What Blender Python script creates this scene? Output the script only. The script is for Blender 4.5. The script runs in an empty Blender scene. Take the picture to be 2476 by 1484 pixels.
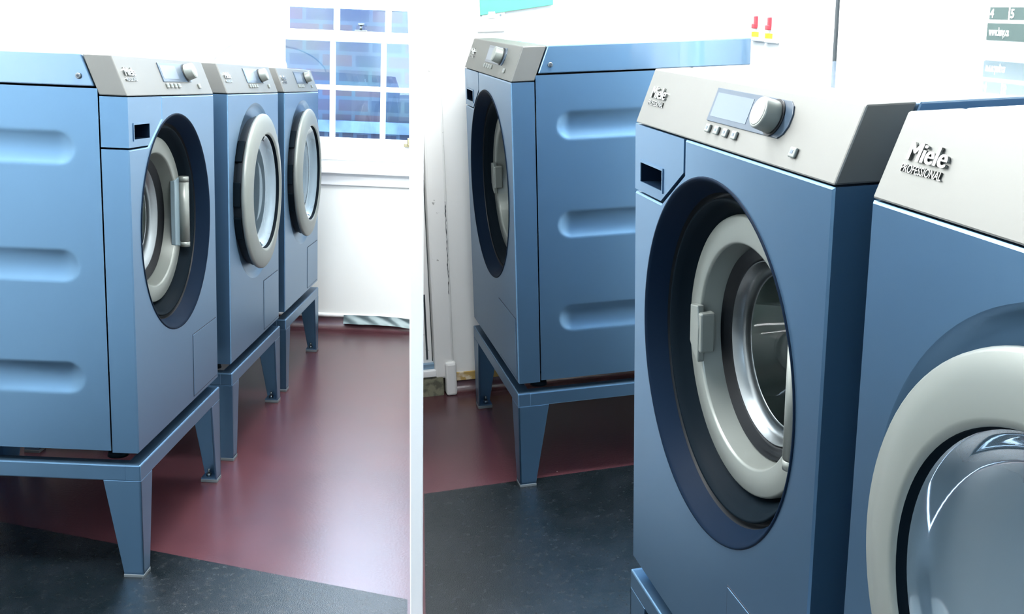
import bpy, bmesh, math, random
from math import sin, cos, pi, radians
from mathutils import Vector, Matrix

# ------------------------------------------------------------------ camera, world, light, exposure
SC = bpy.context.scene
COL = SC.collection
F_PX, PITCH, ZCAM = 2550.58, 0.27583, 1.18175
cam_data = bpy.data.cameras.new('camera')
cam_data.sensor_width = 36.0
cam_data.lens = F_PX / 2476.0 * 36.0
cam_data.clip_start = 0.05
camera = bpy.data.objects.new('camera', cam_data)
camera.location = (0, 0, ZCAM)
camera.rotation_euler = (pi / 2 - PITCH, 0, 0)
COL.objects.link(camera)
SC.camera = camera

SC.view_settings.view_transform = 'Standard'
SC.view_settings.look = 'None'
SC.view_settings.gamma = 1.0
SC.view_settings.use_curve_mapping = False
SC.view_settings.exposure = 1.05
SC.cycles.use_denoising = True
SC.cycles.max_bounces = 8

WORLD_STRENGTH = 6.0
world = bpy.data.worlds.new('daylight')
world.use_nodes = True
wn = world.node_tree.nodes
wn['Background'].inputs['Color'].default_value = (0.62, 0.80, 1.0, 1)
wn['Background'].inputs['Strength'].default_value = WORLD_STRENGTH
SC.world = world


def room_matrix(yaw, roll, pit, x, y):
    return (Matrix.Translation((x, y, 0)) @ Matrix.Rotation(roll, 4, 'Y')
            @ Matrix.Rotation(pit, 4, 'X') @ Matrix.Rotation(-yaw, 4, 'Z'))


# two bays of the laundry; their wet-room floors fall towards their own drains
ML = room_matrix(0.008893, 0.041600, -0.069587, -0.796038, 2.030963)
MR = room_matrix(-0.221243, -0.026312, 0.010336, 0.023740, 2.477412)


def area(name, M, loc, size, energy, color, target):
    ld = bpy.data.lights.new(name, 'AREA')
    ld.shape = 'RECTANGLE'
    ld.size, ld.size_y = size
    ld.energy = energy
    ld.color = color
    o = bpy.data.objects.new(name, ld)
    p = M @ Vector(loc)
    t = M @ Vector(target)
    o.matrix_world = Matrix.Translation(p) @ (t - p).to_track_quat('-Z', 'Y').to_matrix().to_4x4()
    COL.objects.link(o)
    return o


LAMP_WARM = (0.97, 0.985, 1.0)
area('ceiling_lamp_light', ML, (-0.09, 0.85, 2.10), (0.16, 2.3), 42, LAMP_WARM, (-0.09, 0.85, 0))
area('ceiling_lamp_light', MR, (-0.13, -0.55, 2.15), (0.16, 2.3), 90, LAMP_WARM, (-0.13, -0.55, 0))

# ------------------------------------------------------------------ materials


def mat(name, color, rough=0.5, metal=0.0, spec=0.5, bump=None, var=None, coat=0.0, ior=None, coat_rough=0.12):
    m = bpy.data.materials.new(name)
    m.use_nodes = True
    nt = m.node_tree
    b = nt.nodes['Principled BSDF']
    b.inputs['Base Color'].default_value = (*color, 1)
    b.inputs['Roughness'].default_value = rough
    b.inputs['Metallic'].default_value = metal
    b.inputs['Specular IOR Level'].default_value = spec
    b.inputs['Coat Weight'].default_value = coat
    b.inputs['Coat Roughness'].default_value = coat_rough
    b.inputs['Coat IOR'].default_value = 1.7
    if ior:
        b.inputs['IOR'].default_value = ior
    if bump or var:
        tc = nt.nodes.new('ShaderNodeTexCoord')
    if var:      # (scale, second colour, threshold low, high)
        n = nt.nodes.new('ShaderNodeTexNoise')
        n.inputs['Scale'].default_value = var[0]
        n.inputs['Detail'].default_value = 6
        nt.links.new(tc.outputs['Object'], n.inputs['Vector'])
        r = nt.nodes.new('ShaderNodeMapRange')
        r.inputs['From Min'].default_value = var[2]
        r.inputs['From Max'].default_value = var[3]
        nt.links.new(n.outputs['Fac'], r.inputs['Value'])
        mx = nt.nodes.new('ShaderNodeMix')
        mx.data_type = 'RGBA'
        mx.inputs[6].default_value = (*color, 1)
        mx.inputs[7].default_value = (*var[1], 1)
        nt.links.new(r.outputs['Result'], mx.inputs[0])
        nt.links.new(mx.outputs[2], b.inputs['Base Color'])
    if bump:     # (scale, strength, distance)
        n = nt.nodes.new('ShaderNodeTexNoise')
        n.inputs['Scale'].default_value = bump[0]
        n.inputs['Detail'].default_value = 4
        nt.links.new(tc.outputs['Object'], n.inputs['Vector'])
        bp = nt.nodes.new('ShaderNodeBump')
        bp.inputs['Strength'].default_value = bump[1]
        bp.inputs['Distance'].default_value = bump[2]
        nt.links.new(n.outputs['Fac'], bp.inputs['Height'])
        nt.links.new(bp.outputs['Normal'], b.inputs['Normal'])
    return m


def glass_mat(name, tint=(1, 1, 1), ior=1.5, rough=0.0, extra=0.0):
    m = bpy.data.materials.new(name)
    m.use_nodes = True
    nt = m.node_tree
    out = nt.nodes['Material Output']
    nt.nodes.remove(nt.nodes['Principled BSDF'])
    tr = nt.nodes.new('ShaderNodeBsdfTransparent')
    tr.inputs['Color'].default_value = (*tint, 1)
    gl = nt.nodes.new('ShaderNodeBsdfGlossy')
    gl.inputs['Roughness'].default_value = rough
    lw = nt.nodes.new('ShaderNodeLayerWeight')
    lw.inputs['Blend'].default_value = 0.5
    pw = nt.nodes.new('ShaderNodeMath')
    pw.operation = 'POWER'
    pw.inputs[1].default_value = 4.0
    nt.links.new(lw.outputs['Facing'], pw.inputs[0])
    fr = nt.nodes.new('ShaderNodeMath')
    fr.operation = 'MULTIPLY_ADD'
    fr.inputs[1].default_value = 0.9
    fr.inputs[2].default_value = ((ior - 1) / (ior + 1)) ** 2 + extra
    nt.links.new(pw.outputs[0], fr.inputs[0])
    mx = nt.nodes.new('ShaderNodeMixShader')
    nt.links.new(fr.outputs[0], mx.inputs['Fac'])
    nt.links.new(tr.outputs['BSDF'], mx.inputs[1])
    nt.links.new(gl.outputs['BSDF'], mx.inputs[2])
    nt.links.new(mx.outputs['Shader'], out.inputs['Surface'])
    return m


BLUE = (0.098, 0.190, 0.300)
M_blue = mat('blue_paint', BLUE, 0.34, 0.88, 0.5, bump=(900, 0.06, 0.0005))
M_blue_lid = mat('blue_lid_enamel', BLUE, 0.3, 0.75, 0.6, coat=1.0, coat_rough=0.02)
M_steel = mat('brushed_steel', (0.146, 0.149, 0.141), 0.52, 0.85, 0.5, bump=(1400, 0.03, 0.0003))
M_silver = mat('silver_plastic', (0.165, 0.182, 0.168), 0.38, 0.3, 0.5)
M_silver_dark = mat('grey_plastic', (0.16, 0.22, 0.25), 0.4, 0.2)
M_navy = mat('navy_plastic', (0.003, 0.008, 0.018), 0.5, 0.0, 0.025)
M_black = mat('black_rubber', (0.004, 0.006, 0.008), 0.5, 0.0, 0.3)
M_charcoal = mat('charcoal_plastic', (0.003, 0.006, 0.009), 0.5, 0.0, 0.02)
M_gap = mat('dark_gap', (0.012, 0.018, 0.03), 0.7)
M_chrome = mat('chrome', (0.16, 0.18, 0.19), 0.30, 1.0)
M_badge = mat('badge_chrome', (0.42, 0.44, 0.43), 0.2, 1.0)
M_drum = mat('drum_steel', (0.50, 0.54, 0.54), 0.35, 1.0)
M_bowl = glass_mat('bowl_glass', (0.80, 0.86, 0.84), 1.5, 0.03, 0.10)
M_dryglass = mat('dryer_glass', (0.17, 0.24, 0.29), 0.07, 0.55, 0.8, coat=1.0, coat_rough=0.02)
M_panel = mat('display_bezel', (0.035, 0.055, 0.08), 0.3, 0.0, 0.3)
M_lcd = mat('lcd', (0.085, 0.115, 0.155), 0.3, 0.0, 0.3)
M_pad = mat('foot_pad', (0.10, 0.12, 0.13), 0.5)
M_white = mat('white_paint', (0.86, 0.86, 0.83), 0.55, bump=(18, 0.12, 0.004))
M_white_worn = mat('scuffed_white_paint', (0.80, 0.81, 0.77), 0.55, var=(32, (0.30, 0.31, 0.30), 0.735, 0.765))
M_gloss_white = mat('white_gloss', (0.88, 0.89, 0.88), 0.3)
M_pane = glass_mat('pane_glass', (0.93, 0.97, 1.0), 1.45)
M_brass = mat('brass', (0.45, 0.40, 0.24), 0.4, 0.8)
M_red = mat('red_plastic', (0.35, 0.03, 0.045), 0.35)
M_yellow = mat('yellow_label', (0.85, 0.75, 0.02), 0.5)
M_green = mat('green_sign', (0.09, 0.42, 0.27), 0.4)
M_tape = mat('silver_tape', (0.10, 0.14, 0.145), 0.38, 0.3, bump=(35, 0.15, 0.003))
M_yellowpaint = mat('ochre_edge', (0.50, 0.33, 0.10), 0.6, var=(30, (0.72, 0.62, 0.45), 0.5, 0.6))
M_stone = mat('worn_stone', (0.22, 0.22, 0.15), 0.7, var=(40, (0.10, 0.10, 0.07), 0.45, 0.6))
M_aged = mat('chipped_door_paint', (0.80, 0.80, 0.77), 0.45, var=(28, (0.35, 0.35, 0.33), 0.70, 0.74))
M_cream = mat('cream_paint', (0.5, 0.5, 0.48), 0.5)
M_dark_band = mat('added_dark_band', (0.05, 0.07, 0.10), 0.5)  # invented dark tone, makes the machines look darker towards the floor
M_dark = mat('dark_slot', (0.03, 0.04, 0.045), 0.5)
M_bluegrey = mat('blue_grey_metal', (0.25, 0.38, 0.5), 0.4, 0.4)
M_paper = mat('poster_paper', (0.85, 0.84, 0.80), 0.6)
M_ink = mat('poster_ink', (0.045, 0.075, 0.07), 0.6)
M_cable = mat('white_cable', (0.85, 0.88, 0.9), 0.4)


def speck_mat(name, base, alt, rough, spec, bump, scale_alt=7, specks=True):
    m = mat(name, base, rough, 0.0, spec, bump=bump, var=(scale_alt, alt, 0.42, 0.66))
    nt = m.node_tree
    b = nt.nodes['Principled BSDF']
    if specks:
        tc = [n for n in nt.nodes if n.type == 'TEX_COORD'][0]
        src = b.inputs['Base Color'].links[0].from_socket
        for sc, thr, col in ((26, 0.045, (0.012, 0.012, 0.015)), (17, 0.028, (0.75, 0.72, 0.65))):
            v = nt.nodes.new('ShaderNodeTexVoronoi')
            v.inputs['Scale'].default_value = sc
            nt.links.new(tc.outputs['Object'], v.inputs['Vector'])
            lt = nt.nodes.new('ShaderNodeMath')
            lt.operation = 'LESS_THAN'
            lt.inputs[1].default_value = thr
            nt.links.new(v.outputs['Distance'], lt.inputs[0])
            # keep only a few cells
            sep = nt.nodes.new('ShaderNodeSeparateColor')
            nt.links.new(v.outputs['Color'], sep.inputs['Color'])
            g = nt.nodes.new('ShaderNodeMath')
            g.operation = 'GREATER_THAN'
            g.inputs[1].default_value = 0.92
            nt.links.new(sep.outputs[0], g.inputs[0])
            mu = nt.nodes.new('ShaderNodeMath')
            mu.operation = 'MULTIPLY'
            nt.links.new(lt.outputs[0], mu.inputs[0])
            nt.links.new(g.outputs[0], mu.inputs[1])
            mx = nt.nodes.new('ShaderNodeMix')
            mx.data_type = 'RGBA'
            mx.inputs[7].default_value = (*col, 1)
            nt.links.new(mu.outputs[0], mx.inputs[0])
            nt.links.new(src, mx.inputs[6])
            src = mx.outputs[2]
        nt.links.new(src, b.inputs['Base Color'])
    return m


M_floor = speck_mat('maroon_floor', (0.074, 0.0245, 0.031), (0.060, 0.021, 0.028), 0.27, 1.0, (140, 0.10, 0.002))
M_mat = speck_mat('black_rubber_floor', (0.003, 0.006, 0.008), (0.006, 0.009, 0.012), 0.22, 0.8, (420, 0.35, 0.002), 12)
def patchy(m, scale, lo, hi):
    nt = m.node_tree
    n = nt.nodes.new('ShaderNodeTexNoise')
    n.inputs['Scale'].default_value = scale
    n.inputs['Detail'].default_value = 7
    n.inputs['Roughness'].default_value = 0.65
    tc = [q for q in nt.nodes if q.type == 'TEX_COORD'][0]
    nt.links.new(tc.outputs['Object'], n.inputs['Vector'])
    mr = nt.nodes.new('ShaderNodeMapRange')
    mr.inputs['From Min'].default_value = 0.35
    mr.inputs['From Max'].default_value = 0.65
    mr.inputs['To Min'].default_value = lo
    mr.inputs['To Max'].default_value = hi
    nt.links.new(n.outputs['Fac'], mr.inputs['Value'])
    nt.links.new(mr.outputs['Result'], nt.nodes['Principled BSDF'].inputs['Roughness'])


patchy(M_mat, 60, 0.14, 0.30)


def brick_mat(name, c1, c2, mortar, bw, bh, rotate=False, msize=0.010):
    m = bpy.data.materials.new(name)
    m.use_nodes = True
    nt = m.node_tree
    b = nt.nodes['Principled BSDF']
    b.inputs['Roughness'].default_value = 0.8
    tc = nt.nodes.new('ShaderNodeTexCoord')
    mp = nt.nodes.new('ShaderNodeMapping')
    mp.inputs['Rotation'].default_value = (pi / 2, 0, 0) if not rotate else (pi / 2, 0, pi / 2)
    br = nt.nodes.new('ShaderNodeTexBrick')
    br.inputs['Color1'].default_value = (*c1, 1)
    br.inputs['Color2'].default_value = (*c2, 1)
    br.inputs['Mortar'].default_value = (*mortar, 1)
    br.inputs['Scale'].default_value = 1.0
    br.inputs['Brick Width'].default_value = bw
    br.inputs['Row Height'].default_value = bh
    br.inputs['Mortar Size'].default_value = msize
    br.inputs['Bias'].default_value = -0.2
    nt.links.new(tc.outputs['Object'], mp.inputs['Vector'])
    nt.links.new(mp.outputs['Vector'], br.inputs['Vector'])
    n = nt.nodes.new('ShaderNodeTexNoise')
    n.inputs['Scale'].default_value = 5
    n.inputs['Detail'].default_value = 5
    nt.links.new(tc.outputs['Object'], n.inputs['Vector'])
    mx = nt.nodes.new('ShaderNodeMix')
    mx.data_type = 'RGBA'
    mx.blend_type = 'OVERLAY'
    mx.inputs[0].default_value = 0.5
    nt.links.new(br.outputs['Color'], mx.inputs[6])
    nt.links.new(n.outputs['Color'], mx.inputs[7])
    nt.links.new(mx.outputs[2], b.inputs['Base Color'])
    return m


M_brick = brick_mat('blue_brick', (0.014, 0.030, 0.060), (0.056, 0.032, 0.042), (0.032, 0.050, 0.080), 0.17, 0.075)
M_brick_soldier = brick_mat('dark_soldier_brick', (0.004, 0.010, 0.030), (0.016, 0.013, 0.028), (0.022, 0.038, 0.07), 0.20, 0.075, True)
M_ledge = mat('stone_ledge', (0.08, 0.13, 0.19), 0.7, var=(9, (0.035, 0.06, 0.13), 0.4, 0.7))
M_brick_blown = brick_mat('blown_out_brick', (0.55, 0.63, 0.70), (0.62, 0.66, 0.72), (0.75, 0.78, 0.80), 0.2, 0.075)  # overexposed daylight put into the brick colour

# ------------------------------------------------------------------ mesh builder


class MB:
    def __init__(self):
        self.bm = bmesh.new()
        self.slots = []

    def _mi(self, m):
        if m not in self.slots:
            self.slots.append(m)
        return self.slots.index(m)

    def face(self, pts, m, smooth=False):
        f = self.bm.faces.new([self.bm.verts.new(p) for p in pts])
        f.material_index = self._mi(m)
        f.smooth = smooth
        return f

    def box(self, lo, hi, m, bevel=0.0, M=None):
        b2 = bmesh.new()
        bmesh.ops.create_cube(b2, size=1.0)
        lo, hi = Vector(lo), Vector(hi)
        for v in b2.verts:
            v.co = Vector((lo[i] + (v.co[i] + 0.5) * (hi[i] - lo[i]) for i in range(3)))
        if bevel:
            bmesh.ops.bevel(b2, geom=b2.edges[:], offset=bevel, segments=2, affect='EDGES', profile=0.5)
        self._merge(b2, m, M)

    def _merge(self, b2, m, M=None, smooth=None):
        if M is not None:
            bmesh.ops.transform(b2, matrix=M, verts=b2.verts)
        bmesh.ops.recalc_face_normals(b2, faces=b2.faces)
        mi = self._mi(m)
        vm = {}
        for v in b2.verts:
            vm[v] = self.bm.verts.new(v.co)
        for f in b2.faces:
            nf = self.bm.faces.new([vm[v] for v in f.verts])
            nf.material_index = mi
            nf.smooth = f.smooth if smooth is None else smooth
        b2.free()

    def prism(self, poly, vec, m, bevel=0.0, M=None):
        """poly: list of 3-D points of a planar outline; extruded along vec"""
        b2 = bmesh.new()
        vec = Vector(vec)
        a = [b2.verts.new(Vector(p)) for p in poly]
        c = [b2.verts.new(Vector(p) + vec) for p in poly]
        n = len(a)
        b2.faces.new(a)
        b2.faces.new(c[::-1])
        for i in range(n):
            b2.faces.new((a[i], c[i], c[(i + 1) % n], a[(i + 1) % n]))
        bmesh.ops.recalc_face_normals(b2, faces=b2.faces)
        if bevel:
            bmesh.ops.bevel(b2, geom=b2.edges[:], offset=bevel, segments=2, affect='EDGES', profile=0.5)
        self._merge(b2, m, M)

    def plate(self, outer, holes, y0, y1, m, edge_m=None, chamfer=0.0):
        """plate in the XZ plane between y0 (front) and y1, with holes"""
        def loop(b, pts, y):
            vs = [b.verts.new((p[0], y, p[1])) for p in pts]
            return vs, [b.edges.new((vs[i], vs[(i + 1) % len(vs)])) for i in range(len(vs))]
        b2 = bmesh.new()
        es = []
        for pts in [outer] + holes:
            es += loop(b2, pts, y0)[1]
        bmesh.ops.triangle_fill(b2, use_beauty=True, use_dissolve=False, edges=es)
        for f in b2.faces:
            if f.normal.y > 0:
                f.normal_flip()
        mi = self._mi(m)
        vm = {v: self.bm.verts.new(v.co) for v in b2.verts}
        for f in b2.faces:
            self.bm.faces.new([vm[v] for v in f.verts]).material_index = mi
        b2.free()
        for pts in [outer] + holes:
            n = len(pts)
            for i in range(n):
                a, b = pts[i], pts[(i + 1) % n]
                self.face([(a[0], y0, a[1]), (b[0], y0, b[1]), (b[0], y1, b[1]), (a[0], y1, a[1])], (edge_m or m) if pts is not outer else m)

    def lathe(self, prof, cx, cz, m, n=96, smooth=True, a0=0.0, a1=2 * pi):
        """prof: list of (r, y[, material]) turned round the axis parallel to Y through (cx, cz)"""
        full = abs(a1 - a0 - 2 * pi) < 1e-6
        k = n if full else n + 1
        rings = []
        for p in prof:
            r, y = p[0], p[1]
            if r < 1e-6:
                v = self.bm.verts.new((cx, y, cz))
                rings.append([v] * k)
            else:
                rings.append([self.bm.verts.new((cx + r * cos(a0 + (a1 - a0) * i / n), y, cz + r * sin(a0 + (a1 - a0) * i / n))) for i in range(k)])
        for j in range(len(prof) - 1):
            mm = prof[j + 1][2] if len(prof[j + 1]) > 2 else m
            mi = self._mi(mm)
            for i in range(k if full else k - 1):
                q = [rings[j][i], rings[j][(i + 1) % k], rings[j + 1][(i + 1) % k], rings[j + 1][i]]
                q = [v for t, v in enumerate(q) if v not in q[:t]]
                if len(q) > 2:
                    try:
                        f = self.bm.faces.new(q)
                        f.material_index = mi
                        f.smooth = smooth
                    except ValueError:
                        pass

    def cyl(self, p0, p1, r0, m, r1=None, n=20, smooth=True, bevel=0.0):
        p0, p1 = Vector(p0), Vector(p1)
        b2 = bmesh.new()
        bmesh.ops.create_cone(b2, cap_ends=True, segments=n, radius1=r0, radius2=r0 if r1 is None else r1, depth=(p1 - p0).length)
        if bevel:
            bmesh.ops.bevel(b2, geom=[e for e in b2.edges if len(e.link_faces) == 2 and any(len(f.verts) > 4 for f in e.link_faces)],
                            offset=bevel, segments=3, affect='EDGES', profile=0.5)
        q = (p1 - p0).to_track_quat('Z', 'Y').to_matrix().to_4x4()
        for f in b2.faces:
            f.smooth = smooth and len(f.verts) <= 4
        self._merge(b2, m, Matrix.Translation((p0 + p1) / 2) @ q)

    def tube(self, pts, r, m, n=10):
        pts = [Vector(p) for p in pts]
        rings = []
        for i, p in enumerate(pts):
            d = (pts[min(i + 1, len(pts) - 1)] - pts[max(i - 1, 0)]).normalized()
            u = d.orthogonal().normalized() if i == 0 else (u - d * u.dot(d)).normalized()
            w = d.cross(u)
            rings.append([self.bm.verts.new(p + r * (cos(2 * pi * k / n) * u + sin(2 * pi * k / n) * w)) for k in range(n)])
        mi = self._mi(m)
        for a, b in zip(rings, rings[1:]):
            for k in range(n):
                f = self.bm.faces.new((a[k], a[(k + 1) % n], b[(k + 1) % n], b[k]))
                f.material_index = mi
                f.smooth = True
        for ring in (rings[0], rings[-1]):
            self.bm.faces.new(ring).material_index = mi

    def grid(self, fn, nu, nv, m, flip=False, smooth=True):
        vs = [[self.bm.verts.new(fn(i / nu, j / nv)) for j in range(nv + 1)] for i in range(nu + 1)]
        mi = self._mi(m)
        for i in range(nu):
            for j in range(nv):
                q = [vs[i][j], vs[i + 1][j], vs[i + 1][j + 1], vs[i][j + 1]]
                f = self.bm.faces.new(q[::-1] if flip else q)
                f.material_index = mi
                f.smooth = smooth

    def text(self, body, size, extrude, m, M, bold=0.0, width=None):
        cu = bpy.data.curves.new('lettering', 'FONT')
        cu.body = body
        cu.size = size
        cu.extrude = extrude
        cu.offset = bold
        to = bpy.data.objects.new('lettering', cu)
        COL.objects.link(to)
        dg = bpy.context.evaluated_depsgraph_get()
        me = bpy.data.meshes.new_from_object(to.evaluated_get(dg))
        b2 = bmesh.new()
        b2.from_mesh(me)
        bpy.data.objects.remove(to)
        bpy.data.curves.remove(cu)
        bpy.data.meshes.remove(me)
        if width and b2.verts:
            x0 = min(v.co.x for v in b2.verts)
            x1 = max(v.co.x for v in b2.verts)
            for v in b2.verts:
                v.co.x = (v.co.x - x0) * width / (x1 - x0)
        self._merge(b2, m, M)

    def build(self, name, parent=None, matrix=None):
        me = bpy.data.meshes.new(name)
        self.bm.normal_update()
        self.bm.to_mesh(me)
        self.bm.free()
        for m in self.slots:
            me.materials.append(m)
        o = bpy.data.objects.new(name, me)
        COL.objects.link(o)
        if parent is not None:
            o.parent = parent
        elif matrix is not None:
            o.matrix_world = matrix
        return o


def tag(o, label, cat, group=None):
    o['label'] = label
    o['category'] = cat
    if group:
        o['group'] = group
    return o


def empty(name, matrix, label, cat, group=None):
    o = bpy.data.objects.new(name, None)
    o.empty_display_size = 0.05
    COL.objects.link(o)
    o.matrix_world = matrix
    return tag(o, label, cat, group)


def dup(root, matrix, label, group=None):
    r = root.copy()
    COL.objects.link(r)
    r.matrix_world = matrix
    r['label'] = label
    if group:
        r['group'] = group
    for ch in list(root.children):
        c = ch.copy()
        COL.objects.link(c)
        c.parent = r
        for g in ch.children:
            d = g.copy()
            COL.objects.link(d)
            d.parent = c
    return r


def structure(o):
    o['kind'] = 'structure'
    return o


T = Matrix.Translation

# ------------------------------------------------------------------ machines
W, H1, HT, REC, D1, DEP = 0.595, 0.7376, 0.816, 0.0303, 0.0556, 0.585
GAP, HP = 0.0257, 0.2561
CX, CZ = 0.2975, 0.452
FL = math.hypot(REC, HT - H1)
FE = Vector((0, REC, HT - H1)) / FL                 # up the slanted fascia
FN = Vector((0, -(HT - H1), REC)) / FL              # out of it
FM = Matrix(((1, 0, 0, 0), (0, FE.y, FN.y, 0), (0, FE.z, FN.z, H1), (0, 0, 0, 1)))   # fascia plane: x, up, out
Z0 = GAP                                            # machine body stands on its feet


def circ(r, n=96, cx=CX, cz=CZ):
    return [(cx + r * cos(2 * pi * i / n), cz + r * sin(2 * pi * i / n)) for i in range(n)]


def slot_depth(y, z):
    """pressed horizontal grooves of the side panel"""
    d = 0.0
    for zc in (0.632, 0.395, 0.160):
        yc = min(max(y, 0.142), DEP - 0.08)
        q = math.hypot(y - yc, z - zc)
        R = 0.0325
        if q < R:
            t = q / R
            d = max(d, 0.0072 * (1 - t * t) ** 0.9)
    return d


SHIFT = Matrix.Translation((0, 0, Z0))


def make_common(root, with_drawer):
    # cabinet: two pressed side panels, back, bottom
    mb = MB()
    y0, y1, zt = D1 + 0.003, DEP, 0.7500
    for side in (0, 1):
        def fn(u, v, side=side):
            y, z = y0 + u * (y1 - y0), 0.004 + v * (zt - 0.004)
            d = slot_depth(y, z)
            return Vector((d if side == 0 else W - d, y, z + Z0))
        mb.grid(fn, 110, 190, M_blue, flip=(side == 1))
    mb.face([(0, y1, Z0), (W, y1, Z0), (W, y1, zt + Z0), (0, y1, zt + Z0)], M_blue)
    mb.face([(0, y0, Z0 + .004), (W, y0, Z0 + .004), (W, y1, Z0 + .004), (0, y1, Z0 + .004)], M_gap)
    mb.face([(0, y0, Z0 + zt), (W, y0, Z0 + zt), (W, y1, Z0 + zt), (0, y1, Z0 + zt)], M_gap)
    mb.build('cabinet', root)
    # lid
    mb = MB()
    s = REC / (HT - H1)
    poly = [(0, D1 + (0.7535 - H1) * s + 0.003, 0.7535), (0, D1 + REC + 0.003, HT), (0, DEP + 0.006, HT), (0, DEP + 0.006, 0.7535)]
    mb.prism([(p[0], p[1], p[2] + Z0) for p in poly], (W, 0, 0), M_blue_lid, 0.0025)
    lid = mb.build('lid', root)
    for x0, x1 in ((0.0005, -0.005), (W - 0.0005, W + 0.005)):
        mb = MB()
        mb.cyl((x0, 0.094, 0.773 + Z0), (x1, 0.094, 0.773 + Z0), 0.0065, M_chrome, 0.0055, bevel=0.0015)
        mb.cyl((x1 + (0.0006 if x1 > 0 else -0.0006), 0.094, 0.773 + Z0), (x1 * 0.98 + x0 * 0.02, 0.094, 0.773 + Z0), 0.0025, M_gap, n=6)
        mb.build('screw', lid)
    # slanted steel fascia
    mb = MB()
    mb.prism([(0, 0.0, H1 + Z0), (0, D1, H1 + Z0), (0, D1 + REC, HT + Z0), (0, REC, HT + Z0)], (W, 0, 0), M_steel, 0.0022)
    fas = mb.build('control_fascia', root)
    fm = SHIFT @ FM
    # dark joint under the fascia
    # display
    mb = MB()
    b0, b1 = 0.0300, 0.0735
    pts = [(0.250, b0), (0.448, b0), (0.458, b0 + .006), (0.464, b0 + .016), (0.464, b1 - .014), (0.459, b1 - .005), (0.450, b1), (0.250, b1)]
    mb.prism([fm @ Vector((p[0], p[1], -0.001)) for p in pts], (fm.to_3x3() @ Vector((0, 0, 0.003))), M_panel, 0.0006)
    disp = mb.build('display', fas)
    mb = MB()
    mb.box((0.257, 0.0365, 0.0015), (0.362, 0.0675, 0.0024), M_lcd, M=fm)
    mb.build('screen', disp) if False else mb.build('screen', fas)
    # knob
    mb = MB()
    kc = fm @ Vector((0.4265, 0.0515, 0))
    ax = fm.to_3x3() @ Vector((0, 0, 1))
    mb.cyl(kc + ax * 0.001, kc + ax * 0.004, 0.0215, M_black, n=48)
    mb.cyl(kc + ax * 0.0035, kc + ax * 0.024, 0.0192, M_silver, 0.0182, n=48, bevel=0.002)
    mb.cyl(kc + ax * 0.0235, kc + ax * 0.0246, 0.0160, M_silver, 0.0145, n=48)
    mb.build('knob', fas)
    # buttons
    for i in range(5):
        x = 0.258 + 0.0268 * i if i < 4 else 0.490
        w = 0.0125 if i < 4 else 0.0135
        bb = 0.0155 if i < 4 else 0.0145
        mb = MB()
        mb.box((x, bb, 0), (x + w, bb + w * 0.85, 0.004), M_silver, 0.0014, M=fm)
        mb.box((x + w * .32, bb + w * .3, 0.0038), (x + w * .68, bb + w * .6, 0.0043), M_lcd, M=fm)
        mb.build('button' if i < 4 else 'start_button', fas)
    # raised maker's badge
    mb = MB()
    for k in range(4):       # heavy strokes
        mb.text('Miele', 0.0245, 0.0016 - 0.00005 * k, M_badge, fm @ T((0.030 + 0.00055 * k, 0.0415, 0.0016)), 0.0, 0.0555)
    mb.text('PROFESSIONAL', 0.0105, 0.0009, M_badge, fm @ T((0.027, 0.0305, 0.0011)), 0.0, 0.060)
    mb.build('badge', fas)
    # feet
    for x in (0.055, W - 0.055):
        for y in (0.065, DEP - 0.06):
            mb = MB()
            mb.cyl((x, y, 0), (x, y, 0.012), 0.022, M_charcoal, 0.019)
            mb.cyl((x, y, 0.012), (x, y, Z0 + 0.006), 0.008, M_charcoal)
            mb.build('foot', root)
    # front panel
    top = H1 - 0.002
    outer = [(0, 0.0), (W, 0.0), (W, top)]
    outer += [(0.2015, top), (0.2015, 0.688), (0.1135, 0.6325), (0, 0.6325)] if with_drawer else [(0, top)]
    return outer, fas


def shell(mb, outer, hole, m):
    """front panel: flat face with a round hole, small rounded rim, returns to the sides"""
    sh = lambda pts: [(p[0], p[1] + Z0) for p in pts]
    e = 0.0025
    cxm = (W / 2, 0.38)
    inner = []
    n = len(outer)
    for i in range(n):      # inset outline
        p0, p1, p2 = Vector(outer[i - 1]), Vector(outer[i]), Vector(outer[(i + 1) % n])
        d1, d2 = (p1 - p0).normalized(), (p2 - p1).normalized()
        n1, n2 = Vector((-d1.y, d1.x)), Vector((-d2.y, d2.x))
        inner.append(tuple(p1 + (n1 + n2) * (e / (1 + n1.dot(n2)))))
    mb.plate(sh(inner), [sh(hole)], 0.0, 0.0004, m)
    o, q = sh(outer), sh(inner)
    for i in range(n):
        j = (i + 1) % n
        mb.face([(q[i][0], 0, q[i][1]), (q[j][0], 0, q[j][1]), (o[j][0], e, o[j][1]), (o[i][0], e, o[i][1])], m)
        mb.face([(o[i][0], e, o[i][1]), (o[j][0], e, o[j][1]), (o[j][0], D1, o[j][1]), (o[i][0], D1, o[i][1])], m)


def make_flap(root):
    mb = MB()
    x0, x1, z0, z1 = 0.385, 0.581, 0.012 + Z0, 0.165 + Z0
    mb.box((x0 - .0022, -0.0004, z0 - .0022), (x1 + .0022, 0.001, z1 + .0022), M_gap)
    mb.box((x0, -0.0014, z0), (x1, 0.001, z1), M_blue, 0.0006)
    mb.build('filter_flap', root)


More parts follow.
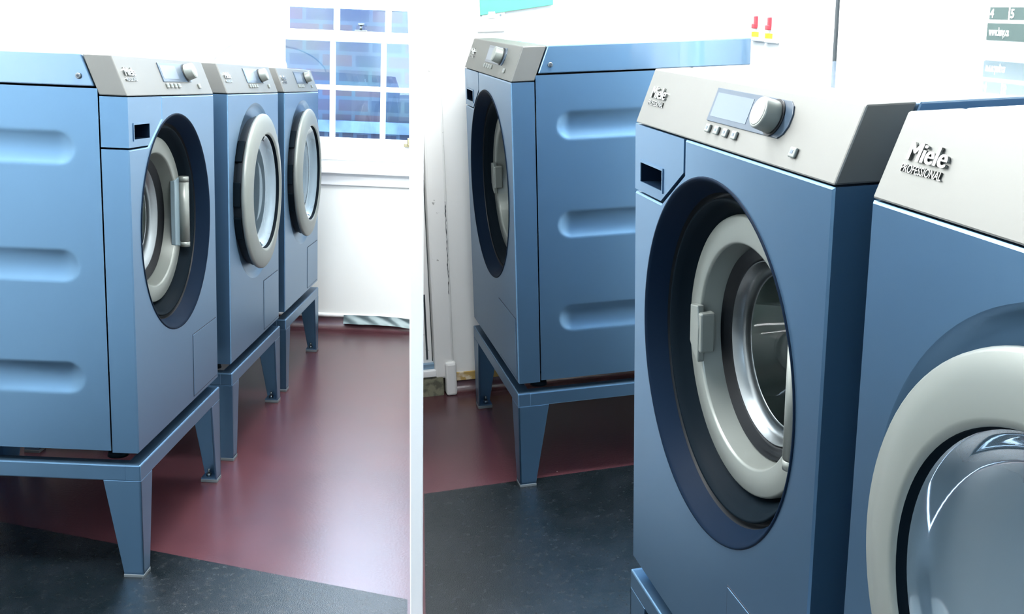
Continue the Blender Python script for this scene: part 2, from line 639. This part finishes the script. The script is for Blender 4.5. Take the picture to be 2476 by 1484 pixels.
def make_washer(matrix, label, group):
    root = empty('washing_machine', matrix, label, 'washing machine', group)
    outer, fas = make_common(root, True)
    mb = MB()
    shell(mb, outer, circ(0.243), M_blue)
    mb.build('front_panel', root)
    make_flap(root)
    # detergent drawer with grip opening
    mb = MB()
    o = [(0, 0.6365), (0.1120, 0.6365), (0.1975, 0.6900), (0.1975, H1 - .002), (0, H1 - .002)]
    h = [(0.028, 0.652), (0.118, 0.652), (0.118, 0.681), (0.028, 0.681)]
    sh = lambda pts: [(p[0], p[1] + Z0) for p in pts]
    mb.plate(sh(o), [sh(h)], 0.0, D1, M_blue, M_navy)
    mb.face([(h[0][0], 0.03, h[0][1] + Z0), (h[1][0], 0.03, h[1][1] + Z0), (h[2][0], 0.03, h[2][1] + Z0), (h[3][0], 0.03, h[3][1] + Z0)], M_navy)
    drw = mb.build('detergent_drawer', root)
    mb = MB()
    r = 0.0035
    mb.plate(sh([(0.028 - r, 0.652 - r), (0.118 + r, 0.652 - r), (0.118 + r, 0.681 + r), (0.028 - r, 0.681 + r)]), [sh(h)], -0.0016, 0.0, M_blue)
    mb.build('grip_rim', drw)
    # dark funnel round the door
    mb = MB()
    prof = [(0.2460, 0.0), (0.2450, -0.0018), (0.2425, -0.0015), (0.2395, 0.0020), (0.2350, 0.0090), (0.2285, 0.0190), (0.2235, 0.0280)]
    mb.lathe(prof, CX, CZ + Z0, M_navy)
    mb.lathe([(0.2235, 0.0280), (0.2220, 0.0420), (0.2175, 0.0420), (0.2165, 0.0310)], CX, CZ + Z0, M_black)
    mb.lathe([(0.2165, 0.0310), (0.2150, 0.0285), (0.2120, 0.0295), (0.2060, 0.0400), (0.1985, 0.0540), (0.1930, 0.0585), (0.1925, 0.0900), (0.13, 0.11)], CX, CZ + Z0, M_charcoal)
    mb.build('porthole_surround', root)
    # door: silver ring, grey inner cone, rubber, chrome ring, glass bowl
    mb = MB()
    cz = CZ + 0.003 + Z0
    mb.lathe([(0.190, 0.085), (0.190, 0.056), (0.1885, 0.052), (0.186, 0.0505), (0.1545, 0.0500), (0.1520, 0.0512), (0.1510, 0.054)], CX, cz, M_silver)
    mb.lathe([(0.1510, 0.054), (0.1455, 0.086)], CX, cz, M_silver)
    door = mb.build('door', root)
    mb = MB()
    mb.lathe([(0.146, 0.086), (0.1425, 0.080), (0.1395, 0.088), (0.1355, 0.082), (0.1325, 0.092), (0.1290, 0.088), (0.1270, 0.096)], CX, cz, M_black)
    mb.build('door_gasket', door)
    mb = MB()
    mb.lathe([(0.1270, 0.096), (0.1260, 0.090), (0.1240, 0.090), (0.1215, 0.104), (0.1080, 0.112), (0.1070, 0.110), (0.1055, 0.112)], CX, cz, M_chrome)
    mb.build('chrome_ring', door)
    mb = MB()
    mb.lathe([(0.1062, 0.112), (0.104, 0.125), (0.094, 0.160), (0.082, 0.185), (0.070, 0.196), (0.040, 0.204), (0.0, 0.207)], CX, cz, M_bowl)
    mb.build('glass_bowl', door)
    # handle
    mb = MB()
    hx = CX - 0.152; hz = cz - 0.006
    mb.prism([(hx - .010, 0.0505, hz + .036), (hx + .016, 0.0505, hz + .040), (hx + .022, 0.0505, hz + .008), (hx + .021, 0.0505, hz - .046), (hx + .004, 0.0505, hz - .036), (hx - .010, 0.0505, hz - .020)],
             (0, -0.011, 0), M_silver, 0.002)
    mb.box((hx + .012, 0.041, hz - .030), (hx + .028, 0.064, hz + .030), M_silver, 0.003)
    mb.build('handle', door)
    # hinge
    mb = MB()
    gx = CX + 0.170
    mb.cyl((gx, 0.040, cz - .072), (gx, 0.040, cz + .072), 0.0125, M_silver, n=28)
    for a, b in ((-.086, -.0735), (.0735, .086)):
        mb.cyl((gx, 0.040, cz + a), (gx, 0.040, cz + b), 0.0125, M_silver, n=28)
    mb.prism([(gx - .042, 0.048, cz - .078), (gx, 0.048, cz - .086), (gx, 0.048, cz + .086), (gx - .042, 0.048, cz + .078)], (0, 0.012, 0), M_silver_dark, 0.002)
    mb.build('hinge', door)
    # drum with lifting ribs
    mb = MB()
    mb.lathe([(0.130, 0.105), (0.140, 0.118), (0.150, 0.125), (0.215, 0.150), (0.222, 0.165), (0.222, 0.44), (0.20, 0.455), (0.0, 0.46)], CX, cz, M_drum)
    for k in range(3):
        a = -pi / 2 + 0.35 + k * 2 * pi / 3
        M = T((CX, 0, cz)) @ Matrix.Rotation(-a, 4, 'Y')
        mb.prism([(0.222, 0.17, -0.04), (0.150, 0.19, -0.012), (0.150, 0.19, 0.012), (0.222, 0.17, 0.04)], (0, 0.24, 0), M_drum, 0.004, M=M)
    for k in range(22):
        a = -pi / 2 - 0.9 + k * 0.085
        c = Vector((CX + 0.1335 * cos(a), 0.1085, cz + 0.1335 * sin(a)))
        mb.cyl(c, c + Vector((0, 0.003, 0)), 0.0022, M_gap, n=8)
    mb.build('drum', root)
    return root


def make_dryer(matrix, label, group):
    root = empty('tumble_dryer', matrix, label, 'tumble dryer', group)
    outer, fas = make_common(root, False)
    mb = MB()
    zz = 0.0
    shell(mb, outer, circ(0.258, cz=CZ + zz), M_blue)
    mb.lathe([(0.258, 0.0), (0.2560, 0.0006), (0.2510, 0.0045), (0.2440, 0.0085), (0.2380, 0.0105), (0.16, 0.0115), (0.0, 0.0115)], CX, CZ + zz + Z0, M_blue)
    mb.build('front_panel', root)
    make_flap(root)
    cz = CZ + zz + Z0
    mb = MB()
    mb.lathe([(0.2140, 0.0110), (0.2150, 0.0040), (0.2190, -0.0010), (0.2195, -0.0130)], CX, cz, M_black)
    # moulded hinge and catch blocks round the edge
    for a in (pi - 0.62, pi - 0.05, pi + 0.40, -0.05):
        M = T((CX, 0, cz)) @ Matrix.Rotation(-a, 4, 'Y')
        mb.box((0.212, -0.0105, -0.034), (0.2225, 0.0105, 0.034), M_charcoal, 0.002, M=M)
    seal = mb
    seal.build('door_seal', root)
    mb = MB()
    mb.lathe([(0.2190, -0.0120), (0.2255, -0.0145), (0.2275, -0.0190), (0.2268, -0.0240), (0.2235, -0.0270), (0.2000, -0.0315), (0.1760, -0.0355), (0.1710, -0.0350), (0.1680, -0.0310)], CX, cz, M_silver)
    door = mb.build('door', root)
    mb = MB()
    mb.lathe([(0.1680, -0.0310), (0.1670, -0.0240), (0.1650, -0.0220)], CX, cz, M_charcoal)
    mb.build('window_rim', door)
    mb = MB()
    mb.lathe([(0.1650, -0.0220), (0.1610, -0.0200), (0.1550, -0.0100), (0.1460, -0.0010), (0.1300, 0.0045), (0.1000, 0.0080), (0.0500, 0.0098), (0.0, 0.0102)], CX, cz, M_dryglass)
    mb.build('door_window', door)
    return root


def make_stand(matrix, label, group):
    root = empty('machine_stand', matrix, label, 'machine stand', group)
    o = 0.003
    x0, x1, y0, y1 = -o, W + o, -o, DEP + o
    rh, rd = 0.036, 0.034
    mb = MB()
    mb.box((x0, y0, HP - rh), (x1, y0 + rd, HP), M_blue, 0.003)
    mb.box((x0, y1 - rd, HP - rh), (x1, y1, HP), M_blue, 0.003)
    mb.box((x0, y0 + rd - .004, HP - rh), (x0 + rd, y1 - rd + .004, HP - .0002), M_blue, 0.003)
    mb.box((x1 - rd, y0 + rd - .004, HP - rh), (x1, y1 - rd + .004, HP - .0002), M_blue, 0.003)
    mb.build('frame', root)
    zt, zb, t = HP - rh + 0.001, 0.009, 0.005
    for sx in (0, 1):
        for sy in (0, 1):
            X = x0 if sx == 0 else x1
            Y = y0 if sy == 0 else y1
            dx = 1 if sx == 0 else -1
            dy = 1 if sy == 0 else -1
            mb = MB()
            # flange on the side face and flange on the front or rear face, both tapered
            mb.prism([(X, Y, zt), (X, Y + dy * 0.080, zt), (X, Y + dy * 0.042, zb), (X, Y, zb)], (dx * t, 0, 0), M_blue, 0.0012)
            mb.prism([(X, Y, zt), (X + dx * 0.072, Y, zt), (X + dx * 0.040, Y, zb), (X, Y, zb)], (0, dy * t, 0), M_blue, 0.0012)
            mb.box((min(X, X + dx * .040), min(Y, Y + dy * .042), 0.008), (max(X, X + dx * .040), max(Y, Y + dy * .042), 0.0125), M_blue)
            leg = mb.build('leg', root)
            mb = MB()
            mb.box((min(X - dx * .001, X + dx * .041), min(Y - dy * .001, Y + dy * .043), 0.0), (max(X - dx * .001, X + dx * .041), max(Y - dy * .001, Y + dy * .043), 0.0085), M_pad, 0.0012)
            mb.build('foot_pad', leg)
            mb = MB()
            bx, by = X + dx * 0.022, Y + dy * 0.026
            mb.cyl((bx, by, 0.012), (bx, by, 0.020), 0.0075, M_chrome, n=6)
            mb.cyl((bx, by, 0.020), (bx, by, 0.032), 0.0035, M_chrome, n=10)
            mb.build('bolt', leg)
    return root


RL = Matrix.Rotation(pi / 2, 4, 'Z')
RR = Matrix.Rotation(-pi / 2, 4, 'Z')
S1, S2 = 0.7280, 1.4192
BB, BC = 1.46448, 2.12990


def at_left(s, z):
    return ML @ T((0, s, z)) @ RL


def at_right(b, z):
    return MR @ T((0, W - b, z)) @ RR


GW, GD, GS = 'blue washing machines on stands', 'blue tumble dryers on stands', 'blue steel machine stands'
w0 = make_washer(at_left(0, HP), 'blue washing machine at the near end of the row leading to the sash window', GW)
dup(w0, at_right(0, HP), 'blue washing machine standing in the corner by the white door frame', GW)
dup(w0, at_right(BB, HP), 'large blue washing machine standing right beside the half-seen dryer', GW)
d0 = make_dryer(at_left(S1, HP), 'blue tumble dryer with pale round door, middle machine of the window row', GD)
dup(d0, at_left(S2, HP), 'blue tumble dryer with pale round door, closest to the sash window', GD)
dup(d0, at_right(BC, HP), 'half-seen blue tumble dryer with pale ring door at the right edge', GD)
s0 = make_stand(at_left(0, 0), 'blue steel stand with tapered legs under the washing machine nearest in the window row', GS)
dup(s0, at_left(S1, 0), 'blue steel stand with tapered legs under the middle dryer of the window row', GS)
dup(s0, at_left(S2, 0), 'blue steel stand with tapered legs under the dryer closest to the sash window', GS)
dup(s0, at_right(0, 0), 'blue steel stand with tapered legs under the corner washing machine by the door frame', GS)
dup(s0, at_right(BB, 0), 'blue steel stand whose corner shows at the bottom under the large front washing machine', GS)
dup(s0, at_right(BC, 0), 'blue steel stand below the half-seen dryer at the right edge', GS)

# ------------------------------------------------------------------ bay on the left: floor, walls, window


def sbox(name, M, boxes, m, bevel=0.0):
    mb = MB()
    for lo, hi in boxes:
        mb.box(lo, hi, m, bevel)
    return structure(mb.build(name, None, M))


def slab(name, M, pts, z0, z1, m):
    mb = MB()
    mb.prism([(p[0], p[1], z0) for p in pts], (0, 0, z1 - z0), m)
    return structure(mb.build(name, None, M))


def lx(y):      # left bay ends at the partition
    return 0.474 - 0.0950 * (y - 1.23)


def rx(y):      # right bay begins at the partition
    return -0.193 + 0.1363 * (y - 0.574)


YB = 2.400      # window wall of the left bay
slab('floor', ML, [(-0.64, -4.2), (lx(-4.2), -4.2), (lx(YB), YB), (-0.64, YB)], -0.05, 0.0, M_floor)
# black sheet over the near part of the red floor
ms = lambda x: 0.112 - 0.309 * (x - 0.017)
slab('floor_mat_left', ML, [(-0.60, -3.5), (lx(-3.5) - .02, -3.5), (lx(ms(0.55)) - .02, ms(0.55)), (-0.60, ms(-0.60))], 0.0, 0.0025, M_mat)
sbox('wall_left', ML, [((-0.74, -4.2, -0.05), (-0.64, YB + 0.1, 2.6))], M_white)
# window wall in four pieces round the opening
WX0, WX1, WZ0, WZ1 = -0.262, 0.66, 0.765, 1.95
sbox('wall_back', ML, [((-0.74, YB, -0.05), (WX0, YB + 0.12, 2.6)), ((WX1, YB, -0.05), (0.9, YB + 0.12, 2.6)),
                       ((WX0, YB, -0.05), (WX1, YB + 0.12, WZ0)), ((WX0, YB, WZ1), (WX1, YB + 0.12, 2.6))], M_white_worn)
# sash window: frame, two sashes, panes, latch, lift
mb = MB()
mb.box((WX0, YB - 0.02, WZ0), (WX0 + 0.028, YB + 0.12, WZ1), M_gloss_white, 0.003)
mb.box((WX1 - 0.028, YB - 0.02, WZ0), (WX1, YB + 0.12, WZ1), M_gloss_white, 0.003)
mb.box((WX0, YB - 0.02, WZ1 - 0.03), (WX1, YB + 0.12, WZ1), M_gloss_white, 0.003)
win = structure(mb.build('window_1', None, ML))
PX = [-0.218, -0.0155, 0.1975, 0.4105, 0.618]
mb = MB()     # lower sash
y0, y1 = YB + 0.010, YB + 0.040
mb.box((WX0 + .028, y0, WZ0 - .002), (PX[0], y1, 1.262), M_gloss_white, 0.003)
mb.box((PX[4], y0, WZ0 - .002), (WX1 - .028, y1, 1.262), M_gloss_white, 0.003)
mb.box((PX[0], y0, WZ0 - .002), (PX[4], y1, 0.827), M_gloss_white, 0.004)
mb.box((PX[0], y0, 1.222), (PX[4], y1, 1.266), M_gloss_white, 0.004)
for x in PX[1:4]:
    mb.box((x - .011, y0 + .002, 0.827), (x + .011, y1 - .004, 1.222), M_gloss_white, 0.004)
mb.box((PX[0], y0 + .003, 1.023), (PX[4], y1 - .003, 1.044), M_gloss_white, 0.004)
mb.build('lower_sash', win)
mb = MB()     # upper sash, further out
y0, y1 = YB + 0.046, YB + 0.076
UX = [-0.206, -0.006, 0.210, 0.424, 0.640]
mb.box((WX0 + .028, y0, 1.235), (UX[0], y1, WZ1 - .03), M_gloss_white, 0.003)
mb.box((UX[4] - .01, y0, 1.235), (WX1 - .028, y1, WZ1 - .03), M_gloss_white, 0.003)
mb.box((UX[0], y0, 1.235), (UX[4], y1, 1.268), M_gloss_white, 0.004)
mb.box((UX[0], y0, WZ1 - .07), (UX[4], y1, WZ1 - .03), M_gloss_white, 0.004)
for x in UX[1:4]:
    mb.box((x - .012, y0 + .002, 1.268), (x + .012, y1 - .004, WZ1 - .07), M_gloss_white, 0.004)
mb.box((UX[0], y0 + .003, 1.56), (UX[4], y1 - .003, 1.582), M_gloss_white, 0.004)
mb.build('upper_sash', win)
mb = MB()
mb.box((WX0 + .03, YB + 0.024, 0.80), (WX1 - .03, YB + 0.027, 1.24), M_pane)
mb.build('lower_pane', win)
mb = MB()
mb.box((WX0 + .03, YB + 0.060, 1.25), (WX1 - .03, YB + 0.063, WZ1 - .05), M_pane)
mb.build('upper_pane', win)
mb = MB()     # fastener on the meeting rail
mb.box((0.075, YB + 0.014, 1.266), (0.125, YB + 0.038, 1.272), M_chrome, 0.002)
mb.cyl((0.100, YB + 0.026, 1.270), (0.100, YB + 0.026, 1.292), 0.007, M_chrome, 0.004)
mb.box((0.088, YB + 0.020, 1.290), (0.114, YB + 0.032, 1.300), M_chrome, 0.003)
mb.build('sash_fastener', win)
mb = MB()     # brass lift on the bottom rail
mb.box((0.292, YB - 0.006, 0.800), (0.350, YB + 0.011, 0.815), M_brass, 0.002)
mb.box((0.306, YB - 0.012, 0.806), (0.340, YB + 0.002, 0.838), M_brass, 0.003)
mb.build('sash_lift', win)
# architrave, inner sill and apron
sbox('trim_1', ML, [((-0.338, YB - 0.022, 0.72), (WX0 + .002, YB, 2.1)), ((-0.325, YB - 0.030, 0.72), (-0.295, YB - 0.02, 2.1))], M_gloss_white, 0.004)
sbox('trim_2', ML, [((-0.36, YB - 0.020, 0.735), (0.40, YB + 0.012, 0.764)), ((-0.36, YB - 0.012, 0.705), (0.40, YB + 0.002, 0.737)),
                    ((-0.38, YB - 0.045, 0.680), (0.40, YB + 0.002, 0.707)), ((-0.36, YB - 0.014, 0.628), (0.40, YB + 0.002, 0.682))], M_gloss_white, 0.004)
# coved foot of the wall: red floor sheet turned up, pale bead on top


def cove(name, M, x0, x1, y, m, r=0.05, n=10):
    mb = MB()
    mb.grid(lambda u, v: Vector((x0 + u * (x1 - x0), y - r + r * sin(v * pi / 2) + 0.0, r - r * cos(v * pi / 2) + 0.0005)), 30, n, m, flip=True)
    return structure(mb.build(name, None, M))


cove('baseboard_back', ML, -0.64, 0.385, YB, M_floor, 0.052)
mb = MB()
mb.tube([(-0.64 + 1.02 * t / 20, YB - 0.001, 0.060) for t in range(21)], 0.009, M_white)
structure(mb.build('trim_3', None, ML))
# strip of silver tape stuck along the cove, sagging at its free end
mb = MB()


def tape(u, v):
    x = 0.046 + u * 0.325
    sag = 0.012 * max(0, (u - 0.45) / 0.55) ** 2
    off = 0.012 * max(0, (u - 0.45) / 0.55) ** 2
    z = 0.030 + v * 0.036 - sag
    y = YB - 0.016 - 0.018 * (1 - v) ** 1.5 - off + 0.002 * sin(u * 21 + v * 5)
    return Vector((x, y, z))


mb.grid(tape, 60, 8, M_tape)
mb.grid(lambda u, v: tape(u, v) + Vector((0, 0.0012, 0)), 60, 8, M_tape, flip=True)
tag(mb.build('tape_strip', None, ML), 'strip of silver grey tape along the foot of the wall below the sash window', 'tape')
# white cable looping from the wall to the top of the far dryer
mb = MB()
cp = [(-0.50, YB - 0.03, 1.128), (-0.42, YB - .10, 1.180), (-0.33, YB - .20, 1.200), (-0.24, YB - .26, 1.196), (-0.17, YB - .33, 1.165), (-0.13, YB - .38, 1.125), (-0.12, YB - .40, 1.1005)]
pts = []
for i in range(len(cp) - 1):
    P = [Vector(cp[max(0, min(len(cp) - 1, i + k))]) for k in (-1, 0, 1, 2)]
    for s in range(8):
        t = s / 8
        pts.append(0.5 * ((2 * P[1]) + (-P[0] + P[2]) * t + (2 * P[0] - 5 * P[1] + 4 * P[2] - P[3]) * t * t + (-P[0] + 3 * P[1] - 3 * P[2] + P[3]) * t ** 3))
pts.append(Vector(cp[-1]))
mb.tube(pts, 0.0042, M_cable)
tag(mb.build('cable', None, ML), 'thin white cable arching over the dryer closest to the sash window', 'cable')
# brick wall across the yard
mb = MB()
mb.box((-1.6, YB + 1.05, 0.86), (2.4, YB + 1.25, 1.42), M_brick)
mb.box((-1.6, YB + 1.01, 0.80), (2.4, YB + 1.25, 0.86), M_ledge, 0.006)
mb.box((-1.6, YB + 1.05, -0.4), (2.4, YB + 1.25, 0.80), M_brick_soldier)
structure(mb.build('wall_yard', None, ML))

# ------------------------------------------------------------------ bay on the right
YF, XB = 0.735, 0.665
slab('floor', MR, [(rx(-4.2), -4.2), (0.76, -4.2), (0.76, YF + .1), (rx(YF + .1), YF + .1)], -0.05, 0.0, M_floor)
slab('floor_mat_right', MR, [(rx(-3.8) + .02, -3.8), (XB - .01, -3.8), (XB - .01, 0.055), (rx(0.03) + .02, 0.027)], 0.0, 0.0025, M_mat)
sbox('wall_far', MR, [((-0.052, YF, -0.05), (XB + 0.2, YF + 0.1, 2.6))], M_white)
VY0, VY1, VZ0, VZ1 = -0.745, -0.188, 0.90, 2.0
sbox('wall_right', MR, [((XB, VY1, -0.05), (XB + 0.1, YF + .1, 2.6)), ((XB, -4.2, -0.05), (XB + 0.1, VY0, 2.6)),
                        ((XB, VY0, -0.05), (XB + 0.1, VY1, VZ0)), ((XB, VY0, VZ1), (XB + 0.1, VY1, 2.6))], M_white)
# far wall foot: turned-up floor with ochre edge
cove('baseboard_far', MR, -0.054, XB, YF, M_floor, 0.036)
sbox('trim_4', MR, [((-0.054, YF - 0.005, 0.034), (XB, YF + 0.002, 0.062))], M_yellowpaint, 0.002)
# door with its frame, at the far left of the bay
px_ = lambda z: -0.1490 + (z - 0.10) * 0.0432      # where the partition meets it
mb = MB()
mb.box((-0.112, YF - 0.030, 0.055), (-0.050, YF + 0.06, 2.3), M_aged, 0.008)
mb.box((-0.112, YF + 0.005, -0.01), (-0.048, YF + 0.06, 0.08), M_stone)
mb.box((-0.080, YF - 0.045, 0.0), (-0.045, YF + 0.0, 0.11), M_aged, 0.008)
dr = structure(mb.build('door_1', None, MR))
mb = MB()     # cracked paint down the edge of the frame
random.seed(4)
zs = [0.33 + 0.29 * k / 40 for k in range(41)]
wob = [0.0012 * random.uniform(-1, 1) for _ in zs]
wid = [0.0022 * random.uniform(0.15, 1) for _ in zs]
mb.prism([(-0.0560 + w - d, YF - 0.0302, z) for z, w, d in zip(zs, wob, wid)] + [(-0.0560 + w + d * .4, YF - 0.0302, z) for z, w, d in list(zip(zs, wob, wid))[::-1]], (0, -0.0008, 0), M_dark)
mb.build('crack', dr)
mb = MB()
mb.prism([(px_(0.105), YF - 0.010, 0.105), (-0.114, YF - 0.010, 0.105), (-0.114, YF - 0.010, 2.25), (px_(2.25), YF - 0.010, 2.25)], (0, 0.04, 0), M_aged, 0.002)
mb.box((-0.1345, YF - 0.0125, 0.118), (-0.1290, YF - 0.004, 0.33), M_dark)
mb.box((-0.1165, YF - 0.0125, 0.112), (-0.1140, YF - 0.004, 0.95), M_dark)
mb.build('door_leaf', dr)
mb = MB()
mb.box((rx(YF) + .004, YF - 0.022, 0.088), (-0.112, YF + 0.03, 0.107), M_bluegrey, 0.002)
mb.box((rx(YF) + .004, YF - 0.036, 0.066), (-0.108, YF + 0.03, 0.088), M_gloss_white, 0.003)
mb.build('door_sill', dr)
mb = MB()
mb.box((rx(YF) + .004, YF - 0.030, -0.01), (-0.085, YF + 0.03, 0.066), M_stone, 0.006)
mb.build('threshold', dr)

# window of the right bay: casing, bars, pane
mb = MB()
mb.box((XB - 0.012, VY1 - 0.030, VZ0), (XB + 0.09, VY1, VZ1), M_gloss_white, 0.002)
mb.box((XB - 0.012, VY0, VZ0), (XB + 0.09, VY0 + 0.03, VZ1), M_gloss_white, 0.002)
mb.box((XB - 0.012, VY0, VZ0), (XB + 0.09, VY1, VZ0 + 0.03), M_gloss_white, 0.002)
win2 = structure(mb.build('window_2', None, MR))
mb = MB()
mb.box((XB + 0.02, VY1 - 0.038, VZ0), (XB + 0.06, VY1 - 0.030, VZ1), M_dark)  # dark strip put in for the gap at the frame's edge
mb.build('frame_gap', win2)
mb = MB()
for ya, yb in ((VY1 - 0.038, -0.520), (-0.655, -0.712), (VY0 + .03, VY0 + .01)):
    mb.box((XB + 0.024, min(ya, yb), VZ0), (XB + 0.055, max(ya, yb), VZ1), M_gloss_white, 0.003)
mb.box((XB + 0.026, VY0, 1.083), (XB + 0.053, VY1 - .04, 1.094), M_gloss_white, 0.003)
mb.build('glazing_bars', win2)
mb = MB()
mb.box((XB + 0.038, VY0 + .02, VZ0), (XB + 0.041, VY1 - .02, VZ1), M_pane)
mb.build('pane', win2)
mb = MB()
mb.box((XB + 1.0, -3.0, -0.4), (XB + 1.2, 1.0, 1.6), M_brick_blown)
structure(mb.build('wall_court', None, MR))


def pr_wall(y, z, out=0.0):          # on the right wall: y along it, z up
    return Vector((XB - out, y, z))


GSW = 'wall switches with red toggles'
WM = lambda y, z: MR @ T((XB, y, z)) @ RR        # local x to the viewer's right, y into the wall, z up


def make_switch(matrix, label):
    root = empty('wall_switch', matrix, label, 'switch', GSW)
    mb = MB()
    mb.box((-0.034, -0.010, -0.045), (0.034, 0.0, 0.05), M_gloss_white, 0.003)
    mb.build('plate', root)
    mb = MB()
    mb.box((-0.007, -0.016, -0.010), (0.007, -0.008, 0.016), M_red, 0.002)
    mb.box((-0.010, -0.020, -0.014), (0.007, -0.010, -0.002), M_red, 0.002)
    mb.build('toggle', root)
    mb = MB()
    mb.box((-0.026, -0.0108, -0.034), (0.014, -0.0095, -0.022), M_yellow)
    mb.build('label_strip', root)
    return root


sw = make_switch(WM(0.110, 1.129), 'white wall switch with red toggle and yellow label, the one nearer the corner machine')
dup(sw, WM(0.034, 1.127), 'white wall switch with red toggle and yellow label, the one nearer the bright window', GSW)

# poster beyond the window
root = empty('poster', WM(-0.826, 1.119), 'white poster with dark bands of lettering at the top right corner', 'poster')
mb = MB()
mb.box((-0.055, -0.0015, -0.004), (0.12, 0.0, 0.22), M_paper)
mb.build('sheet', root)
mb = MB()
mb.box((-0.055, -0.0022, -0.004), (0.12, -0.0014, 0.024), M_ink)
mb.box((-0.052, -0.0022, 0.030), (-0.005, -0.0014, 0.050), M_ink)
mb.box((0.000, -0.0022, 0.030), (0.060, -0.0014, 0.050), M_ink)
mb.build('bands', root)
mb = MB()
TX = Matrix(((1, 0, 0, 0), (0, 0, -1, 0), (0, 1, 0, 0), (0, 0, 0, 1)))
mb.text('www.lung.ca', 0.019, 0.0003, M_paper, T((-0.049, -0.0026, 0.004)) @ TX, 0.0004, 0.052)
mb.text('4', 0.020, 0.0003, M_paper, T((-0.050, -0.0026, 0.033)) @ TX, 0.0004)
mb.text('5', 0.020, 0.0003, M_paper, T((0.002, -0.0026, 0.033)) @ TX, 0.0004)
mb.build('lettering', root)

# switch box and green sign on the far wall above the corner machine
FMX = lambda x, z: MR @ T((x, YF, z))
root = empty('switch_box', FMX(0.108, 1.142), 'white double switch plate on the wall above the corner washing machine', 'switch')
mb = MB()
mb.box((-0.041, -0.008, -0.032), (0.041, 0.0, 0.045), M_white, 0.002)
mb.build('plate', root)
for x in (-0.030, 0.028):
    mb = MB()
    mb.cyl((x, -0.0078, 0.014), (x, -0.0095, 0.014), 0.003, M_silver_dark, n=12)
    mb.build('screw', root)
mb = MB()
mb.box((-0.010, -0.012, 0.006), (0.012, -0.007, 0.026), M_white, 0.001)
mb.build('rocker', root)
mb = MB()
mb.prism([(-0.105, -0.012, 0.006), (0.115, -0.012, 0.030), (0.115, -0.012, 0.16), (-0.105, -0.012, 0.16)], (0, 0.003, 0), M_green, 0.001)
tag(mb.build('wall_sign', None, FMX(0.18, 1.151)), 'bright green sign just above the switch plate, only its lower edge in view', 'sign')

# ------------------------------------------------------------------ white partition between the two bays, seen end-on
mb = MB()
cpos = Vector((0, 0, ZCAM))
a = (1007 - 1238) / F_PX
ct, st = cos(PITCH), sin(PITCH)
dt = Vector((a, ct + 0.29 * st, -st + 0.29 * ct)).normalized()
db = Vector((a, ct - 0.29 * st, -st - 0.29 * ct)).normalized()
nrm = dt.cross(db).normalized()            # square to the partition
run = Vector((a, ct, 0)); run = (run - nrm * run.dot(nrm)).normalized()
upv = nrm.cross(run); upv = upv if upv.z > 0 else -upv
p0 = cpos + run * 1.86
corners = []
h0, h1 = -1.35, 1.45
th = nrm * 0.0125
q = [p0 + upv * h0, p0 + run * 2.75 + upv * h0, p0 + run * 2.75 + upv * h1, p0 + upv * h1]
mb.prism([tuple(v - th) for v in q], tuple(th * 2), M_gloss_white, 0.002)
structure(mb.build('wall_partition'))

# ceilings over both bays and the wall behind the camera
slab('ceiling', ML, [(-0.74, -3.5), (lx(-3.5), -3.5), (lx(YB) , YB + .12), (-0.74, YB + .12)], 2.56, 2.62, M_white)
slab('ceiling', MR, [(rx(-3.9), -3.9), (XB + .1, -3.9), (XB + .1, YF + .1), (rx(YF + .1), YF + .1)], 2.56, 2.62, M_white)
mb = MB()
OX0, OX1, OZ0, OZ1 = -1.60, 0.10, 1.15, 2.05
mb.box((-2.2, -1.5, 0.95), (OX0, -1.4, 3.0), M_cream)
mb.box((OX1, -1.5, 0.95), (2.9, -1.4, 3.0), M_cream)
mb.box((OX0, -1.5, 0.95), (OX1, -1.4, OZ0), M_cream)
mb.box((OX0, -1.5, OZ1), (OX1, -1.4, 3.0), M_cream)
mb.box((-2.2, -1.5, -0.6), (2.9, -1.4, 0.95), M_dark_band)  # unseen dark band, added so the lower panels reflect less light
structure(mb.build('wall_front'))
mb = MB()     # unseen window, added to throw blue sky light on the machine sides
for a, b in (((OX0, OZ0), (OX0 + .05, OZ1)), ((OX1 - .05, OZ0), (OX1, OZ1)), ((OX0, OZ0), (OX1, OZ0 + .05)), ((OX0, OZ1 - .05), (OX1, OZ1)),
             ((-0.72, OZ0), (-0.68, OZ1))):
    mb.box((a[0], -1.48, a[1]), (b[0], -1.42, b[1]), M_gloss_white, 0.004)
structure(mb.build('window_fill'))
